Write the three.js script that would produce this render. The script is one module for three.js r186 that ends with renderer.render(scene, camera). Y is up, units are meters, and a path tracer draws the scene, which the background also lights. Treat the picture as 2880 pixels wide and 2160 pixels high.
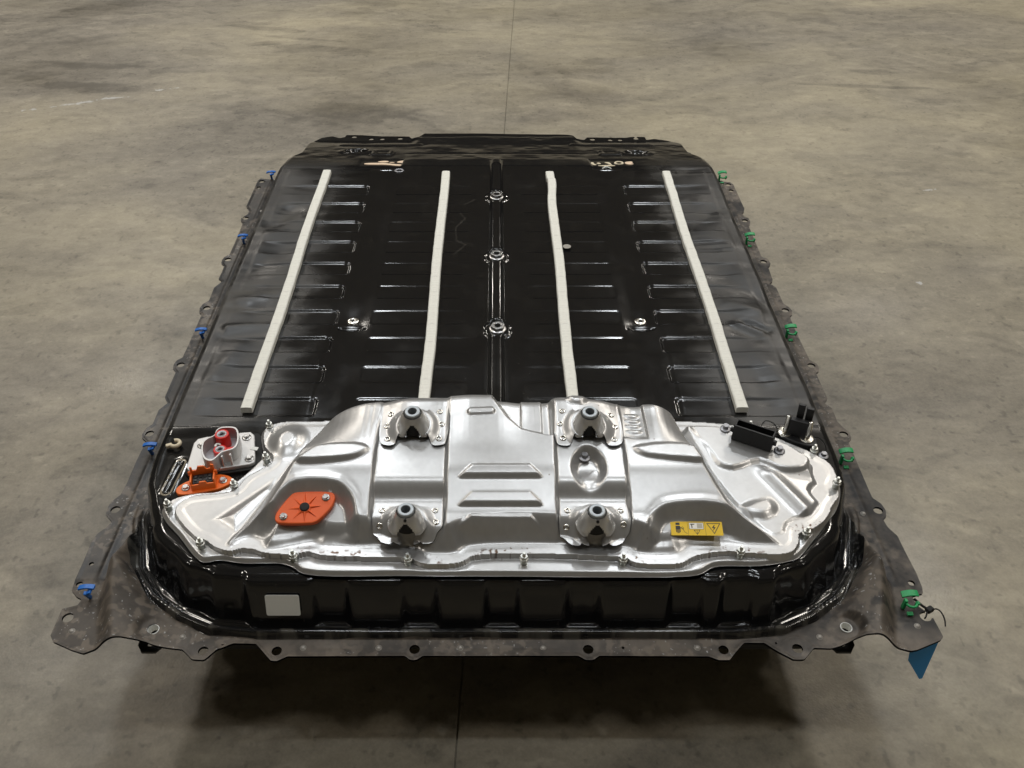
import * as THREE from 'three';
import { mergeGeometries } from 'three/addons/utils/BufferGeometryUtils.js';
import { RoundedBoxGeometry } from 'three/addons/geometries/RoundedBoxGeometry.js';
import { RectAreaLightUniformsLib } from 'three/addons/lights/RectAreaLightUniformsLib.js';

/* ------------------------------------------------------------------ camera, light, exposure */
const scene = new THREE.Scene();
const renderer = new THREE.WebGLRenderer({ antialias: true });
renderer.setSize(1024, 768);
renderer.toneMapping = THREE.LinearToneMapping;
renderer.toneMappingExposure = 1.72;
renderer.shadowMap.enabled = true;
scene.background = new THREE.Color(0.01, 0.01, 0.01);
const camera = new THREE.PerspectiveCamera(47.17, 1024 / 768, 0.05, 120);
camera.position.set(0, 1.49, 1.9);                       // eye height, just behind the pack's front edge
camera.rotation.set(-39.26 * Math.PI / 180, 0, 0);
camera.setViewOffset(1024, 768, 15.7, 0, 1024, 768);     // the frame is a little off the lens axis
RectAreaLightUniformsLib.init();
const CEIL = 6.4, GROUND = -0.055;                     // the floor lies a little under y = 0, the pack stands on skids
// linear LED fittings under the hall's ceiling: [x, z, length along x, length along z, radiance, colour]
const WHITE = [0.93, 0.97, 1.0], WARM = [1.0, 0.935, 0.845];
const LAMPS = [[-0.9, 1.25, 0.3, 0.3, 36, WHITE, 'small square lamp over the near end of the battery pack'], [0.85, 1.25, 1.7, 0.14, 24, WHITE, 'narrow crosswise lamp over the near end of the battery pack']];
for (const [side, sx] of [['left', -1], ['right', 1]]) {
  for (const [z, r, where] of [[-4.6, 44, 'beyond the far end'], [-1.8, 34, 'over the middle']]) LAMPS.push([sx * 1.45, z, 0.5, 0.5, r, WHITE, 'square lamp ' + where + ' of the battery pack, ' + side + ' of two']);
  for (const [z, r, where] of [[-11.5, 62, 'farthest'], [-7.5, 72, 'far ahead'], [-4.2, 58, 'ahead'], [-1.2, 38, 'level with the pack'], [1.8, 40, 'nearest the viewer']]) LAMPS.push([sx * (z > 1 ? 5.4 : 4.6), z, 0.5, 0.5, r, WARM, 'square lamp in the ' + side + ' outer row, ' + where]);
}

/* ------------------------------------------------------------------ helpers */
const PI = Math.PI, clamp = (v, a = 0, b = 1) => Math.min(b, Math.max(a, v));
const lerp = (a, b, t) => a + (b - a) * t;
const ss = (a, b, x) => { const t = clamp((x - a) / (b - a)); return t * t * (3 - 2 * t); };
const gauss = (x, s) => Math.exp(-x * x / (2 * s * s));
const smax = (a, b, k) => { const h = Math.max(k - Math.abs(a - b), 0) / k; return Math.max(a, b) + h * h * k * 0.25; };
// clamp to 0..1 with rounded shoulders
const sat = (t, r = 0.18) => { const u = clamp(t); return lerp(u, u * u * (3 - 2 * u), clamp(r * 4)); };
let seed = 7; const rnd = () => { seed = (seed * 1664525 + 1013904223) >>> 0; return seed / 4294967296; };
const hash = (x, y) => { let h = Math.imul(x, 374761393) ^ Math.imul(y, 668265263); h = Math.imul(h ^ (h >>> 13), 1274126177); return ((h ^ (h >>> 16)) >>> 0) / 4294967296; };
function vn(x, y) {
  const ix = Math.floor(x), iy = Math.floor(y), fx = x - ix, fy = y - iy, u = fx * fx * (3 - 2 * fx), v = fy * fy * (3 - 2 * fy);
  return lerp(lerp(hash(ix, iy), hash(ix + 1, iy), u), lerp(hash(ix, iy + 1), hash(ix + 1, iy + 1), u), v);
}
function fbm(x, y, o = 4) { let s = 0, a = 0.5, t = 0; for (let i = 0; i < o; i++) { s += a * vn(x, y); t += a; a *= 0.5; x = x * 2.03 + 17.1; y = y * 2.03 + 5.7; } return s / t; }
function piece(list) {                                  // piecewise smooth curve through [x, y] pairs, x increasing
  return (x) => {
    if (x <= list[0][0]) return list[0][1];
    for (let i = 1; i < list.length; i++) if (x <= list[i][0]) { const a = list[i - 1], b = list[i]; return lerp(a[1], b[1], (x - a[0]) / (b[0] - a[0])); }
    return list[list.length - 1][1];
  };
}
const softPiece = (list, w) => { const f = piece(list); return (x) => (f(x - w) + 2 * f(x - w / 2) + 2 * f(x) + 2 * f(x + w / 2) + f(x + w)) / 8; };
// signed distance to a polygon (negative inside)
function poly(pts) {
  const n = pts.length;
  return (x, y) => {
    let d = 1e9, inside = false;
    for (let i = 0, j = n - 1; i < n; j = i++) {
      const ax = pts[i][0], ay = pts[i][1], ex = pts[j][0] - ax, ey = pts[j][1] - ay, wx = x - ax, wy = y - ay;
      const t = clamp((wx * ex + wy * ey) / (ex * ex + ey * ey)), bx = wx - ex * t, by = wy - ey * t;
      d = Math.min(d, bx * bx + by * by);
      if ((ay > y) !== (pts[j][1] > y) && x < (ex * (y - ay)) / ey + ax) inside = !inside;
    }
    return inside ? -Math.sqrt(d) : Math.sqrt(d);
  };
}
const segd = (x, y, ax, ay, bx, by) => { const ex = bx - ax, ey = by - ay, t = clamp(((x - ax) * ex + (y - ay) * ey) / (ex * ex + ey * ey)); return Math.hypot(x - ax - ex * t, y - ay - ey * t); };
const range = (list) => { const o = []; for (let i = 0; i + 2 < list.length; i += 2) { const n = Math.max(1, Math.round((list[i + 2] - list[i]) / list[i + 1])); for (let k = 0; k < n; k++) o.push(lerp(list[i], list[i + 2], k / n)); } o.push(list[list.length - 1]); return o; };
function gridOf(xs, zs, H) {
  const nx = xs.length, nz = zs.length, y = new Float32Array(nx * nz), n = new Float32Array(nx * nz * 3);
  for (let j = 0; j < nz; j++) for (let i = 0; i < nx; i++) y[j * nx + i] = H(xs[i], zs[j]);
  for (let j = 0; j < nz; j++) for (let i = 0; i < nx; i++) {
    const i0 = Math.max(0, i - 1), i1 = Math.min(nx - 1, i + 1), j0 = Math.max(0, j - 1), j1 = Math.min(nz - 1, j + 1);
    const dx = (y[j * nx + i1] - y[j * nx + i0]) / (xs[i1] - xs[i0]), dz = (y[j1 * nx + i] - y[j0 * nx + i]) / (zs[j1] - zs[j0]), l = Math.hypot(dx, 1, dz), k = (j * nx + i) * 3;
    n[k] = -dx / l; n[k + 1] = 1 / l; n[k + 2] = -dz / l;
  }
  return { xs, zs, y, n, nx, nz };
}
// sheet metal: the part of a height grid where out(x, z) <= 0, with a cut edge `thick` deep all round
function sheet(g, out, thick, uv) {
  const { xs, zs, y, n, nx, nz } = g, d = new Float32Array(nx * nz);
  for (let j = 0; j < nz; j++) for (let i = 0; i < nx; i++) d[j * nx + i] = out(xs[i], zs[j]) || 1e-9;
  const P = [], N = [], T = [], I = [], cache = new Map();
  const add = (x, yy, z, a, b, c) => { P.push(x, yy, z); N.push(a, b, c); const t = uv(x, z); T.push(t[0], t[1]); return P.length / 3 - 1; };
  const vert = (k) => { const key = k; let v = cache.get(key); if (v === undefined) { v = add(xs[k % nx], y[k], zs[(k / nx) | 0], n[k * 3], n[k * 3 + 1], n[k * 3 + 2]); cache.set(key, v); } return v; };
  const cut = (a, b) => {
    if (a > b) [a, b] = [b, a];
    const key = a * 4 + (b - a === 1 ? 1 : 2) + 1e8; let v = cache.get(key);
    if (v === undefined) {
      const t = d[a] / (d[a] - d[b]);
      v = add(lerp(xs[a % nx], xs[b % nx], t), lerp(y[a], y[b], t), lerp(zs[(a / nx) | 0], zs[(b / nx) | 0], t), lerp(n[a * 3], n[b * 3], t), lerp(n[a * 3 + 1], n[b * 3 + 1], t), lerp(n[a * 3 + 2], n[b * 3 + 2], t));
      cache.set(key, v);
    }
    return v;
  };
  const rim = [];
  for (let j = 0; j < nz - 1; j++) for (let i = 0; i < nx - 1; i++) {
    const k = j * nx + i, c = [k, k + nx, k + nx + 1, k + 1];
    const inn = c.map((q) => d[q] <= 0); if (!inn.some(Boolean)) continue;
    const f = [], isCut = [];
    for (let e = 0; e < 4; e++) { const a = c[e], b = c[(e + 1) % 4]; if (inn[e]) { f.push(vert(a)); isCut.push(0); } if (inn[e] !== inn[(e + 1) % 4]) { f.push(cut(a, b)); isCut.push(1); } }
    for (let m = 1; m + 1 < f.length; m++) I.push(f[0], f[m], f[m + 1]);
    for (let m = 0; m < f.length; m++) { const q = (m + 1) % f.length; if (isCut[m] && isCut[q] && f.length < 6) rim.push(f[m], f[q]); }
  }
  if (thick) for (let r = 0; r < rim.length; r += 2) {
    const a = rim[r], b = rim[r + 1], ax = P[a * 3], az = P[a * 3 + 2], bx = P[b * 3], bz = P[b * 3 + 2], l = Math.hypot(bx - ax, bz - az) || 1, nxx = (az - bz) / l * -1, nzz = (bx - ax) / l * -1;
    const s = -1, q = [add(ax, P[a * 3 + 1], az, s * -nxx, 0, s * -nzz), add(bx, P[b * 3 + 1], bz, s * -nxx, 0, s * -nzz), add(bx, P[b * 3 + 1] - thick, bz, s * -nxx, 0, s * -nzz), add(ax, P[a * 3 + 1] - thick, az, s * -nxx, 0, s * -nzz)];
    I.push(q[0], q[2], q[1], q[0], q[3], q[2]);
  }
  const geo = new THREE.BufferGeometry();
  geo.setAttribute('position', new THREE.Float32BufferAttribute(P, 3)); geo.setAttribute('normal', new THREE.Float32BufferAttribute(N, 3)); geo.setAttribute('uv', new THREE.Float32BufferAttribute(T, 2));
  geo.setIndex(I); return geo;
}
function part(name, geo, mat, parent, label) {
  const m = new THREE.Mesh(Array.isArray(geo) ? mergeGeometries(geo.map((q) => { const c = q.index ? q.toNonIndexed() : q.clone(); for (const k of Object.keys(c.attributes)) if (!['position', 'normal', 'uv'].includes(k)) c.deleteAttribute(k); return c; })) : geo, mat);
  m.name = name; m.castShadow = m.receiveShadow = true; if (label) m.userData.label = label; parent.add(m); return m;
}
const at = (geo, x, y, z, rx = 0, ry = 0, rz = 0) => { const c = geo.clone(); c.applyMatrix4(new THREE.Matrix4().compose(new THREE.Vector3(x, y, z), new THREE.Quaternion().setFromEuler(new THREE.Euler(rx, ry, rz, 'YXZ')), new THREE.Vector3(1, 1, 1))); return c; };
const cyl = (r0, r1, h, n = 24, open = false) => new THREE.CylinderGeometry(r1, r0, h, n, 1, open).translate(0, h / 2, 0);
const box = (w, h, d, r = 0.0015) => new RoundedBoxGeometry(w, h, d, 2, Math.min(r, w / 2.1, h / 2.1, d / 2.1));
const lathe = (pts, n = 24) => new THREE.LatheGeometry(pts.map((p) => new THREE.Vector2(p[0], p[1])), n);
const shapeOf = (pts, holes = []) => { const s = new THREE.Shape(pts.map((p) => new THREE.Vector2(p[0], -p[1]))); for (const h of holes) s.holes.push(new THREE.Path(h.map((p) => new THREE.Vector2(p[0], -p[1])))); return s; };
// a plate of outline pts (x, z) lying flat, its underside at y = 0
const plate = (pts, h, bevel = 0.001, holes) => new THREE.ExtrudeGeometry(shapeOf(pts, holes), { depth: Math.max(1e-4, h - 2 * bevel), bevelEnabled: bevel > 0, bevelThickness: bevel, bevelSize: bevel, bevelOffset: -bevel, bevelSegments: 2, curveSegments: 10 }).rotateX(-PI / 2).translate(0, bevel, 0);
const smoothRing = (pts, n = 8) => new THREE.CatmullRomCurve3(pts.map((p) => new THREE.Vector3(p[0], 0, p[1])), true, 'centripetal').getPoints(pts.length * n).slice(0, -1).map((v) => [v.x, v.z]);
const circle = (x, z, r, n = 20) => Array.from({ length: n }, (_, i) => [x + r * Math.cos(i / n * 2 * PI), z + r * Math.sin(i / n * 2 * PI)]);
const tube = (pts, r, n = 24, closed = false) => new THREE.TubeGeometry(new THREE.CatmullRomCurve3(pts.map((p) => new THREE.Vector3(...p)), closed), n, r, 8, closed);
const hexBolt = (r, h, washer = 1.5) => { const hx = new THREE.CylinderGeometry(r, r * 1.04, h, 6).translate(0, h / 2 + 0.0015, 0); return [lathe([[0.0001, 0], [r * washer, 0], [r * washer, 0.0012], [r * 1.1, 0.0026], [0.0001, 0.0026]], 22), hx, lathe([[0.0001, h + 0.0009], [r * 0.55, h + 0.0009], [r * 0.62, h + 0.0016], [r * 0.72, h + 0.0016]], 16)]; };

/* textures computed from noise */
function dataTex(w, h, f, srgb) {
  const a = new Uint8Array(w * h * 4), c = [0, 0, 0];
  const enc = (v) => Math.round(255 * clamp(srgb ? (v <= 0.0031308 ? 12.92 * v : 1.055 * Math.pow(v, 1 / 2.4) - 0.055) : v));
  for (let j = 0; j < h; j++) for (let i = 0; i < w; i++) { f((i + 0.5) / w, (j + 0.5) / h, c); const k = (j * w + i) * 4; a[k] = enc(c[0]); a[k + 1] = enc(c[1]); a[k + 2] = enc(c[2]); a[k + 3] = 255; }
  const t = new THREE.DataTexture(a, w, h, THREE.RGBAFormat); t.magFilter = THREE.LinearFilter; t.minFilter = THREE.LinearMipmapLinearFilter; t.wrapS = t.wrapT = THREE.MirroredRepeatWrapping; t.generateMipmaps = true; if (srgb) t.colorSpace = THREE.SRGBColorSpace; t.needsUpdate = true; return t;
}
const std = (o) => new THREE.MeshStandardMaterial({ side: THREE.DoubleSide, ...o }), phys = (o) => new THREE.MeshPhysicalMaterial({ side: THREE.DoubleSide, ...o });
const rgb = (r, g, b) => new THREE.Color().setRGB(r, g, b);
function thing(name, label, category, group) { const o = new THREE.Group(); o.name = name; o.userData = { label, category }; if (group) o.userData.group = group; scene.add(o); return o; }
function tag(m, label, category, group) { m.userData.label = label; m.userData.category = category; if (group) m.userData.group = group; return m; }
function structure(m) { m.userData.kind = 'structure'; return m; }

/* ------------------------------------------------------------------ the hall: floor with a sawn joint, walls, ceiling, lamps */
const jointX = (z) => -0.073 - (z - 1.05) * 0.039;
const stretched = [[-1.24, -3.07, 0.22, 0.035, 0.25], [-1.02, -2.9, 0.2, 0.03, 0.2], [-1.2, -2.83, 0.14, 0.03, -0.2], [-0.98, -2.74, 0.3, 0.07, 0.12], [1.85, -2.40, 0.13, 0.045, 0], [1.75, -2.22, 0.3, 0.02, 0.1], [-1.9, -2.2, 0.3, 0.06, 0.1], [-0.62, -1.9, 0.35, 0.13, -0.1], [-2.0, -2.5, 0.35, 0.05, 0.1], [2.5, -0.4, 0.4, 0.04, 0.1], [1.6, 0.35, 0.25, 0.05, 0.2]];
const scuffs = [[-2.02, -1.96, -1.93, -2.0, 0.014], [-1.9, -2.01, -1.80, -2.065, 0.012], [-1.78, -2.07, -1.70, -2.09, 0.006], [-2.12, -1.93, -2.08, -1.94, 0.01], [-1.62, -2.16, -1.5, -2.2, 0.006], [1.62, -1.15, 1.68, -1.17, 0.006], [1.33, -0.5, 1.37, -0.51, 0.004], [1.28, -2.0, 1.3, -2.01, 0.006]];
const scratches = Array.from({ length: 46 }, () => { const x = rnd() * 6 - 3, z = rnd() * 5 - 3.6, a = rnd() * PI, l = .05 + rnd() * .35; return [x, z, x + Math.cos(a) * l, z + Math.sin(a) * l * .5, rnd() > .45 ? -1 : 1]; });
const floorMap = dataTex(2048, 2048, (u, v, c) => {
  const x = u * 6.4 - 3.2, z = v * 6.4 - 4;
  const wx = x + 0.5 * (fbm(x * 1.3, z * 1.3 + 9) - 0.5), wz = z + 0.5 * (fbm(x * 1.3 + 31, z * 1.3) - 0.5);
  const big = fbm(wx * 0.9 + 3, wz * 1.3, 4) - 0.5, mid = fbm(wx * 3.2 + 1.5 * wz, wz * 6.5, 5) - 0.5, fine = fbm(x * 24, z * 40, 3) - 0.5, gr2 = vn(x * 120, z * 140) - 0.5, grit = hash(Math.floor(u * 2048), Math.floor(v * 2048)) - 0.5;
  const trowel = fbm(wx * 2.0 - wz * 1.2, wz * 14 + wx * 4, 4) - 0.5;
  let k = 1 + big * 0.72 + mid * 0.46 + trowel * 0.26 + fine * 0.34 + gr2 * 0.13 + grit * 0.16 - 0.22 * ss(.74, .82, fbm(x * 62 + 7, z * 62, 2)) + 0.18 * ss(.76, .84, fbm(x * 48 + 77, z * 70, 2)) * ss(.45, .6, mid + .5) - 0.16 * ss(.60, .72, fbm(wx * 5.5 + 11, wz * 11 + 3, 4)) + 0.14 * ss(.62, .74, fbm(wx * 7 + 51, wz * 15 + 3, 4));
  for (const s of stretched) { if (Math.abs(x - s[0]) > s[2] * 2.2 + .1 || Math.abs(z - s[1]) > s[2] + s[3] * 2.2) continue; const co = Math.cos(s[4]), si = Math.sin(s[4]), dx = (x - s[0]) * co + (z - s[1]) * si, dz = -(x - s[0]) * si + (z - s[1]) * co, q = Math.hypot(dx / s[2], dz / s[3]) + (fbm(x * 9, z * 16) - 0.5) * 1.6; k -= 0.26 * ss(1.15, 0.6, q); }
  k -= 0.10 * ss(0.14, 0.10, Math.abs((x + 2.5) * 0.87 + (z + 3.07) * 0.45 + 0.02)) * ss(0.35, 0.6, fbm(x * 3, z * 3)) * ss(-2.6, -2.9, z) * ss(-2.1, -2.3, x);
  for (const s of scratches) { if (x < Math.min(s[0], s[2]) - .02 || x > Math.max(s[0], s[2]) + .02 || z < Math.min(s[1], s[3]) - .02 || z > Math.max(s[1], s[3]) + .02) continue; k += s[4] * .16 * ss(.005, .0015, segd(x, z, s[0], s[1], s[2], s[3])) * ss(.35, .6, vn(x * 30, z * 30)); }
  k = clamp(k, 0.45, 1.5);
  const tan = clamp(0.5 + big * 1.4 + mid * 0.8 + x * 0.10);
  c[0] = 0.276 * k; c[1] = (0.247 - 0.004 * tan) * k; c[2] = (0.198 - 0.024 * tan) * k;
  for (const s of scuffs) { if (Math.abs(x - s[0]) > .3 || Math.abs(z - s[1]) > .3) continue; const q = segd(x, z, s[0], s[1], s[2], s[3]) + (fbm(x * 40, z * 40) - 0.42) * 0.05, m = ss(s[4], s[4] * 0.3, q); for (let i = 0; i < 3; i++) c[i] = lerp(c[i], 0.55, m * 0.7); }
}, true);
const floorRough = dataTex(1024, 1024, (u, v, c) => { const x = u * 8, z = v * 8; c[0] = c[1] = c[2] = clamp(0.50 + (fbm(x * 1.6, z * 2.6, 5) - 0.5) * 0.6); }, false);
const floorBump = dataTex(1024, 1024, (u, v, c) => { const x = u * 90, z = v * 90; c[0] = c[1] = c[2] = 0.35 * fbm(x, z, 3) + 0.45 * fbm(x / 9, z / 6, 3) + 0.2 * hash(Math.floor(u * 1024), Math.floor(v * 1024)); }, false);
floorBump.repeat.set(3.2, 3.2);
const floorMat = std({ map: floorMap, roughnessMap: floorRough, roughness: 1, metalness: 0, bumpMap: floorBump, bumpScale: 0.0012 });
{
  const X = 13, Z0 = -20, Z1 = 11, w = 0.0019, dep = 0.004, P = [], N = [], T = [], I = [];
  const quad = (a, b, c, d, n) => { const k = P.length / 3; for (const p of [a, b, c, d]) { P.push(...p); N.push(...n); T.push((p[0] + 3.2) / 6.4, (p[2] + 4) / 6.4); } I.push(k, k + 1, k + 2, k, k + 2, k + 3); };
  const j0 = jointX(Z0), j1 = jointX(Z1), up = [0, 1, 0];
  const G = GROUND, D = GROUND - dep;
  quad([-X, G, Z0], [-X, G, Z1], [j1 - w, G, Z1], [j0 - w, G, Z0], up);
  quad([j0 + w, G, Z0], [j1 + w, G, Z1], [X, G, Z1], [X, G, Z0], up);
  quad([j0 - w, D, Z0], [j1 - w, D, Z1], [j1 + w, D, Z1], [j0 + w, D, Z0], up);
  quad([j0 - w, G, Z0], [j1 - w, G, Z1], [j1 - w, D, Z1], [j0 - w, D, Z0], [1, 0, 0]);
  quad([j0 + w, D, Z0], [j1 + w, D, Z1], [j1 + w, G, Z1], [j0 + w, G, Z0], [-1, 0, 0]);
  const g = new THREE.BufferGeometry(); g.setAttribute('position', new THREE.Float32BufferAttribute(P, 3)); g.setAttribute('normal', new THREE.Float32BufferAttribute(N, 3)); g.setAttribute('uv', new THREE.Float32BufferAttribute(T, 2)); g.setIndex(I);
  structure(part('floor', g, floorMat, scene));
  const wallMat = std({ color: rgb(0.35, 0.33, 0.29), roughness: 0.8 }), ceilMat = std({ color: rgb(0.60, 0.58, 0.54), roughness: 0.9 });
  const H = CEIL + 0.3 - GROUND, Y = H / 2 + GROUND;
  structure(part('wall', at(box(2 * X + 0.4, H, 0.2, 0.01), 0, Y, Z0 - 0.1), std({ color: rgb(0.10, 0.095, 0.085), roughness: 0.8 }), scene));
  structure(part('wall_001', at(box(2 * X + 0.4, H, 0.2, 0.01), 0, Y, Z1 + 0.1), std({ color: rgb(0.60, 0.56, 0.48), roughness: 0.8 }), scene));
  structure(part('wall_002', at(box(0.2, H, Z1 - Z0, 0.01), -X - 0.1, Y, (Z0 + Z1) / 2), wallMat, scene));
  structure(part('wall_003', at(box(0.2, H, Z1 - Z0, 0.01), X + 0.1, Y, (Z0 + Z1) / 2), wallMat, scene));
  structure(part('ceiling', at(box(2 * X + 0.4, 0.2, Z1 - Z0 + 0.4, 0.01), 0, H + GROUND + 0.1, (Z0 + Z1) / 2), ceilMat, scene));
}
LAMPS.forEach(([x, z, lx, lz, power, col, where], i) => {
  const t = thing('ceiling_light' + (i ? '_' + String(i).padStart(3, '0') : ''), where, 'ceiling light', 'lamps under the hall ceiling');
  t.position.set(x, CEIL, z);
  part('housing', at(box(lx + 0.08, 0.08, lz + 0.08, 0.01), 0, 0.05, 0), std({ color: rgb(0.6, 0.6, 0.6), roughness: 0.5 }), t);
  part('diffuser', at(box(lx, 0.02, lz, 0.005), 0, -0.002, 0), std({ color: rgb(0.8, 0.8, 0.8), emissive: rgb(...col), emissiveIntensity: 2 }), t);
  const L = new THREE.RectAreaLight(rgb(...col), power, lx, lz); L.position.set(x, CEIL - 0.03, z); L.rotation.set(-PI / 2, 0, 0); L.name = 'lamp_light'; scene.add(L);
});

/* ------------------------------------------------------------------ the battery pack */
const pack = thing('battery_pack', 'large flat black car battery pack with silver pressed cover above the concrete floor', 'battery pack');
const M = {
  zinc: std({ color: rgb(0.62, 0.63, 0.60), metalness: 1, roughness: 0.38 }),
  steel: std({ color: rgb(0.50, 0.49, 0.48), metalness: 1, roughness: 0.32 }),
  dullBolt: std({ color: rgb(0.36, 0.36, 0.38), metalness: 0.9, roughness: 0.45 }),
  bright: std({ color: rgb(0.75, 0.73, 0.68), metalness: 1, roughness: 0.22 }),
  cast: std({ color: rgb(0.62, 0.61, 0.60), metalness: 0.75, roughness: 0.52 }),
  rubber: std({ color: rgb(0.012, 0.012, 0.012), roughness: 0.75 }),
  blackPlastic: std({ color: rgb(0.012, 0.012, 0.013), roughness: 0.5 }),
  orange: std({ color: rgb(0.90, 0.17, 0.015), roughness: 0.45 }),
  orangeCover: std({ color: rgb(0.86, 0.13, 0.02), roughness: 0.5 }),
  red: std({ color: rgb(0.72, 0.025, 0.018), roughness: 0.35 }),
  blue: phys({ color: rgb(0.022, 0.16, 0.56), roughness: 0.4 }),
  green: phys({ color: rgb(0.012, 0.33, 0.10), roughness: 0.4 }),
  ring: std({ color: rgb(0.40, 0.43, 0.45), metalness: 0.5, roughness: 0.4 }),
  dark: std({ color: rgb(0.01, 0.01, 0.01), roughness: 0.6 }),
  cream: std({ color: rgb(0.72, 0.63, 0.46), roughness: 0.6 }),
  glue: std({ color: rgb(0.85, 0.66, 0.48), roughness: 0.55 }),
  white: std({ color: rgb(0.78, 0.79, 0.76), roughness: 0.5 }),
};
const BASE = 0.22, TOP = 0.318;                          // heights of the flange and of the lid's flat top

/* outlines in metres, x across and z towards the viewer, traced from the pack */
const OUTLINE = [
  [-.121, 1.059], [-.132, 1.067], [-.142, 1.067], [-.151, 1.059], [-.345, 1.060], [-.361, 1.069], [-.371, 1.068], [-.402, 1.036], [-.441, 1.035], [-.466, 1.048], [-.481, 1.067], [-.501, 1.066], [-.522, 1.047], [-.551, 1.043], [-.585, 1.036], [-.603, 1.037], [-.621, 1.039], [-.641, 1.045], [-.672, 1.050], [-.684, 1.055], [-.706, 1.048], [-.743, 1.032], [-.752, 1.020], [-.753, .966],
  [-.729, .958], [-.726, .946], [-.738, .940], [-.751, .927], [-.754, .90], [-.754, .861], [-.756, .813], [-.751, .794], [-.742, .782], [-.734, .766], [-.742, .758], [-.753, .746], [-.755, .728], [-.753, .713], [-.741, .695], [-.739, .663], [-.74, .60], [-.739, .56], [-.737, .542], [-.75, .531], [-.754, .519], [-.751, .499], [-.741, .486], [-.742, .44], [-.729, .416], [-.741, .397], [-.742, .349], [-.742, .306], [-.753, .292], [-.755, .278], [-.752, .261], [-.742, .251], [-.741, .2], [-.742, .12], [-.743, .071], [-.751, .064], [-.755, .045], [-.752, .026], [-.740, .01], [-.742, -.05], [-.728, -.082], [-.741, -.095], [-.74, -.13], [-.742, -.161], [-.753, -.173], [-.755, -.19], [-.752, -.206], [-.741, -.22], [-.741, -.30], [-.743, -.395], [-.753, -.411], [-.755, -.427], [-.748, -.439], [-.741, -.451], [-.741, -.472], [-.756, -.499], [-.757, -.642], [-.757, -.671], [-.751, -.685], [-.733, -.682], [-.69, -.67], [-.664, -.685], [-.652, -.70],
  [-.626, -.768], [-.632, -.927], [-.621, -.966], [-.603, -.99], [-.566, -1.004], [-.542, -.99], [-.524, -1.0], [-.521, -1.017], [-.47, -1.017], [-.394, -1.007], [-.302, -1.004], [-.292, -.987], [-.268, -1.0], [-.25, -1.029], [-.168, -1.029], [0, -1.027], [.203, -1.021], [.251, -1.017], [.267, -1.01], [.276, -.977], [.303, -.974], [.313, -.994], [.449, -.994], [.464, -.999], [.514, -.999], [.516, -.974], [.545, -.984], [.587, -.97], [.611, -.949], [.622, -.907], [.618, -.765], [.647, -.70], [.66, -.68], [.69, -.668], [.74, -.66], [.747, -.644],
  [.747, -.484], [.741, -.465], [.734, -.455], [.736, -.437], [.746, -.427], [.747, -.404], [.743, -.39], [.737, -.381], [.735, -.3], [.734, -.208], [.748, -.196], [.75, -.171], [.745, -.159], [.739, -.152], [.736, -.09], [.732, -.078], [.724, -.073], [.736, -.05], [.736, .024], [.745, .038], [.75, .055], [.746, .072], [.737, .083], [.736, .139], [.738, .26], [.751, .275], [.752, .292], [.747, .304], [.739, .311], [.739, .401], [.728, .418], [.739, .434], [.738, .477], [.744, .495], [.753, .512], [.752, .531], [.742, .543], [.740, .62], [.739, .703], [.751, .718], [.754, .735], [.75, .752], [.741, .76], [.743, .779], [.754, .801], [.755, .843], [.757, .885], [.756, .92], [.752, .933], [.730, .94], [.732, .958], [.750, .981], [.753, 1.022], [.746, 1.029],
  [.699, 1.048], [.688, 1.05], [.656, 1.042], [.630, 1.036], [.615, 1.033], [.602, 1.034], [.557, 1.045], [.529, 1.044], [.507, 1.066], [.489, 1.067], [.462, 1.046], [.449, 1.034], [.415, 1.034], [.399, 1.05], [.384, 1.067], [.366, 1.067], [.351, 1.060], [.170, 1.059], [.160, 1.067], [.147, 1.067], [.136, 1.059]];
const dOut = poly(OUTLINE);
const HOLES = [[-.487, 1.049, .0085], [-.365, 1.049, .0085], [-.136, 1.046, .0088], [.153, 1.046, .0088], [.378, 1.047, .0085], [.502, 1.044, .0088], [-.458, 1.037, .0025], [.469, 1.034, .0025], [.211, 1.043, .003], [-.582, 1.008, .0095], [.593, 1.007, .0095], [-.737, .983, .0095], [.739, .981, .0095], [-.743, .912, .006], [-.738, .866, .0045], [.741, .909, .006],
  [-.739, .733, .009], [-.739, .515, .009], [-.739, .277, .009], [-.738, .042, .009], [-.74, -.195, .009], [-.742, -.428, .009], [-.745, -.626, .007], [-.744, -.668, .009], [.74, .735, .009], [.74, .517, .009], [.737, .28, .009], [.734, .052, .009], [.734, -.183, .009], [.733, -.413, .009], [.732, -.605, .008], [.731, -.646, .009],
  [-.492, -1.002, .010], [-.431, -.985, .009], [-.393, -.985, .009], [-.332, -.988, .010], [.331, -.979, .010], [.392, -.976, .009], [.426, -.976, .009], [.482, -.987, .010]];
const dHoles = (x, z) => { let d = 1; for (const h of HOLES) { const ax = Math.abs(x - h[0]), az = Math.abs(z - h[1]); if (ax < 0.03 && az < 0.03) d = Math.min(d, Math.hypot(ax, az) - h[2]); } return d; };
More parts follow.
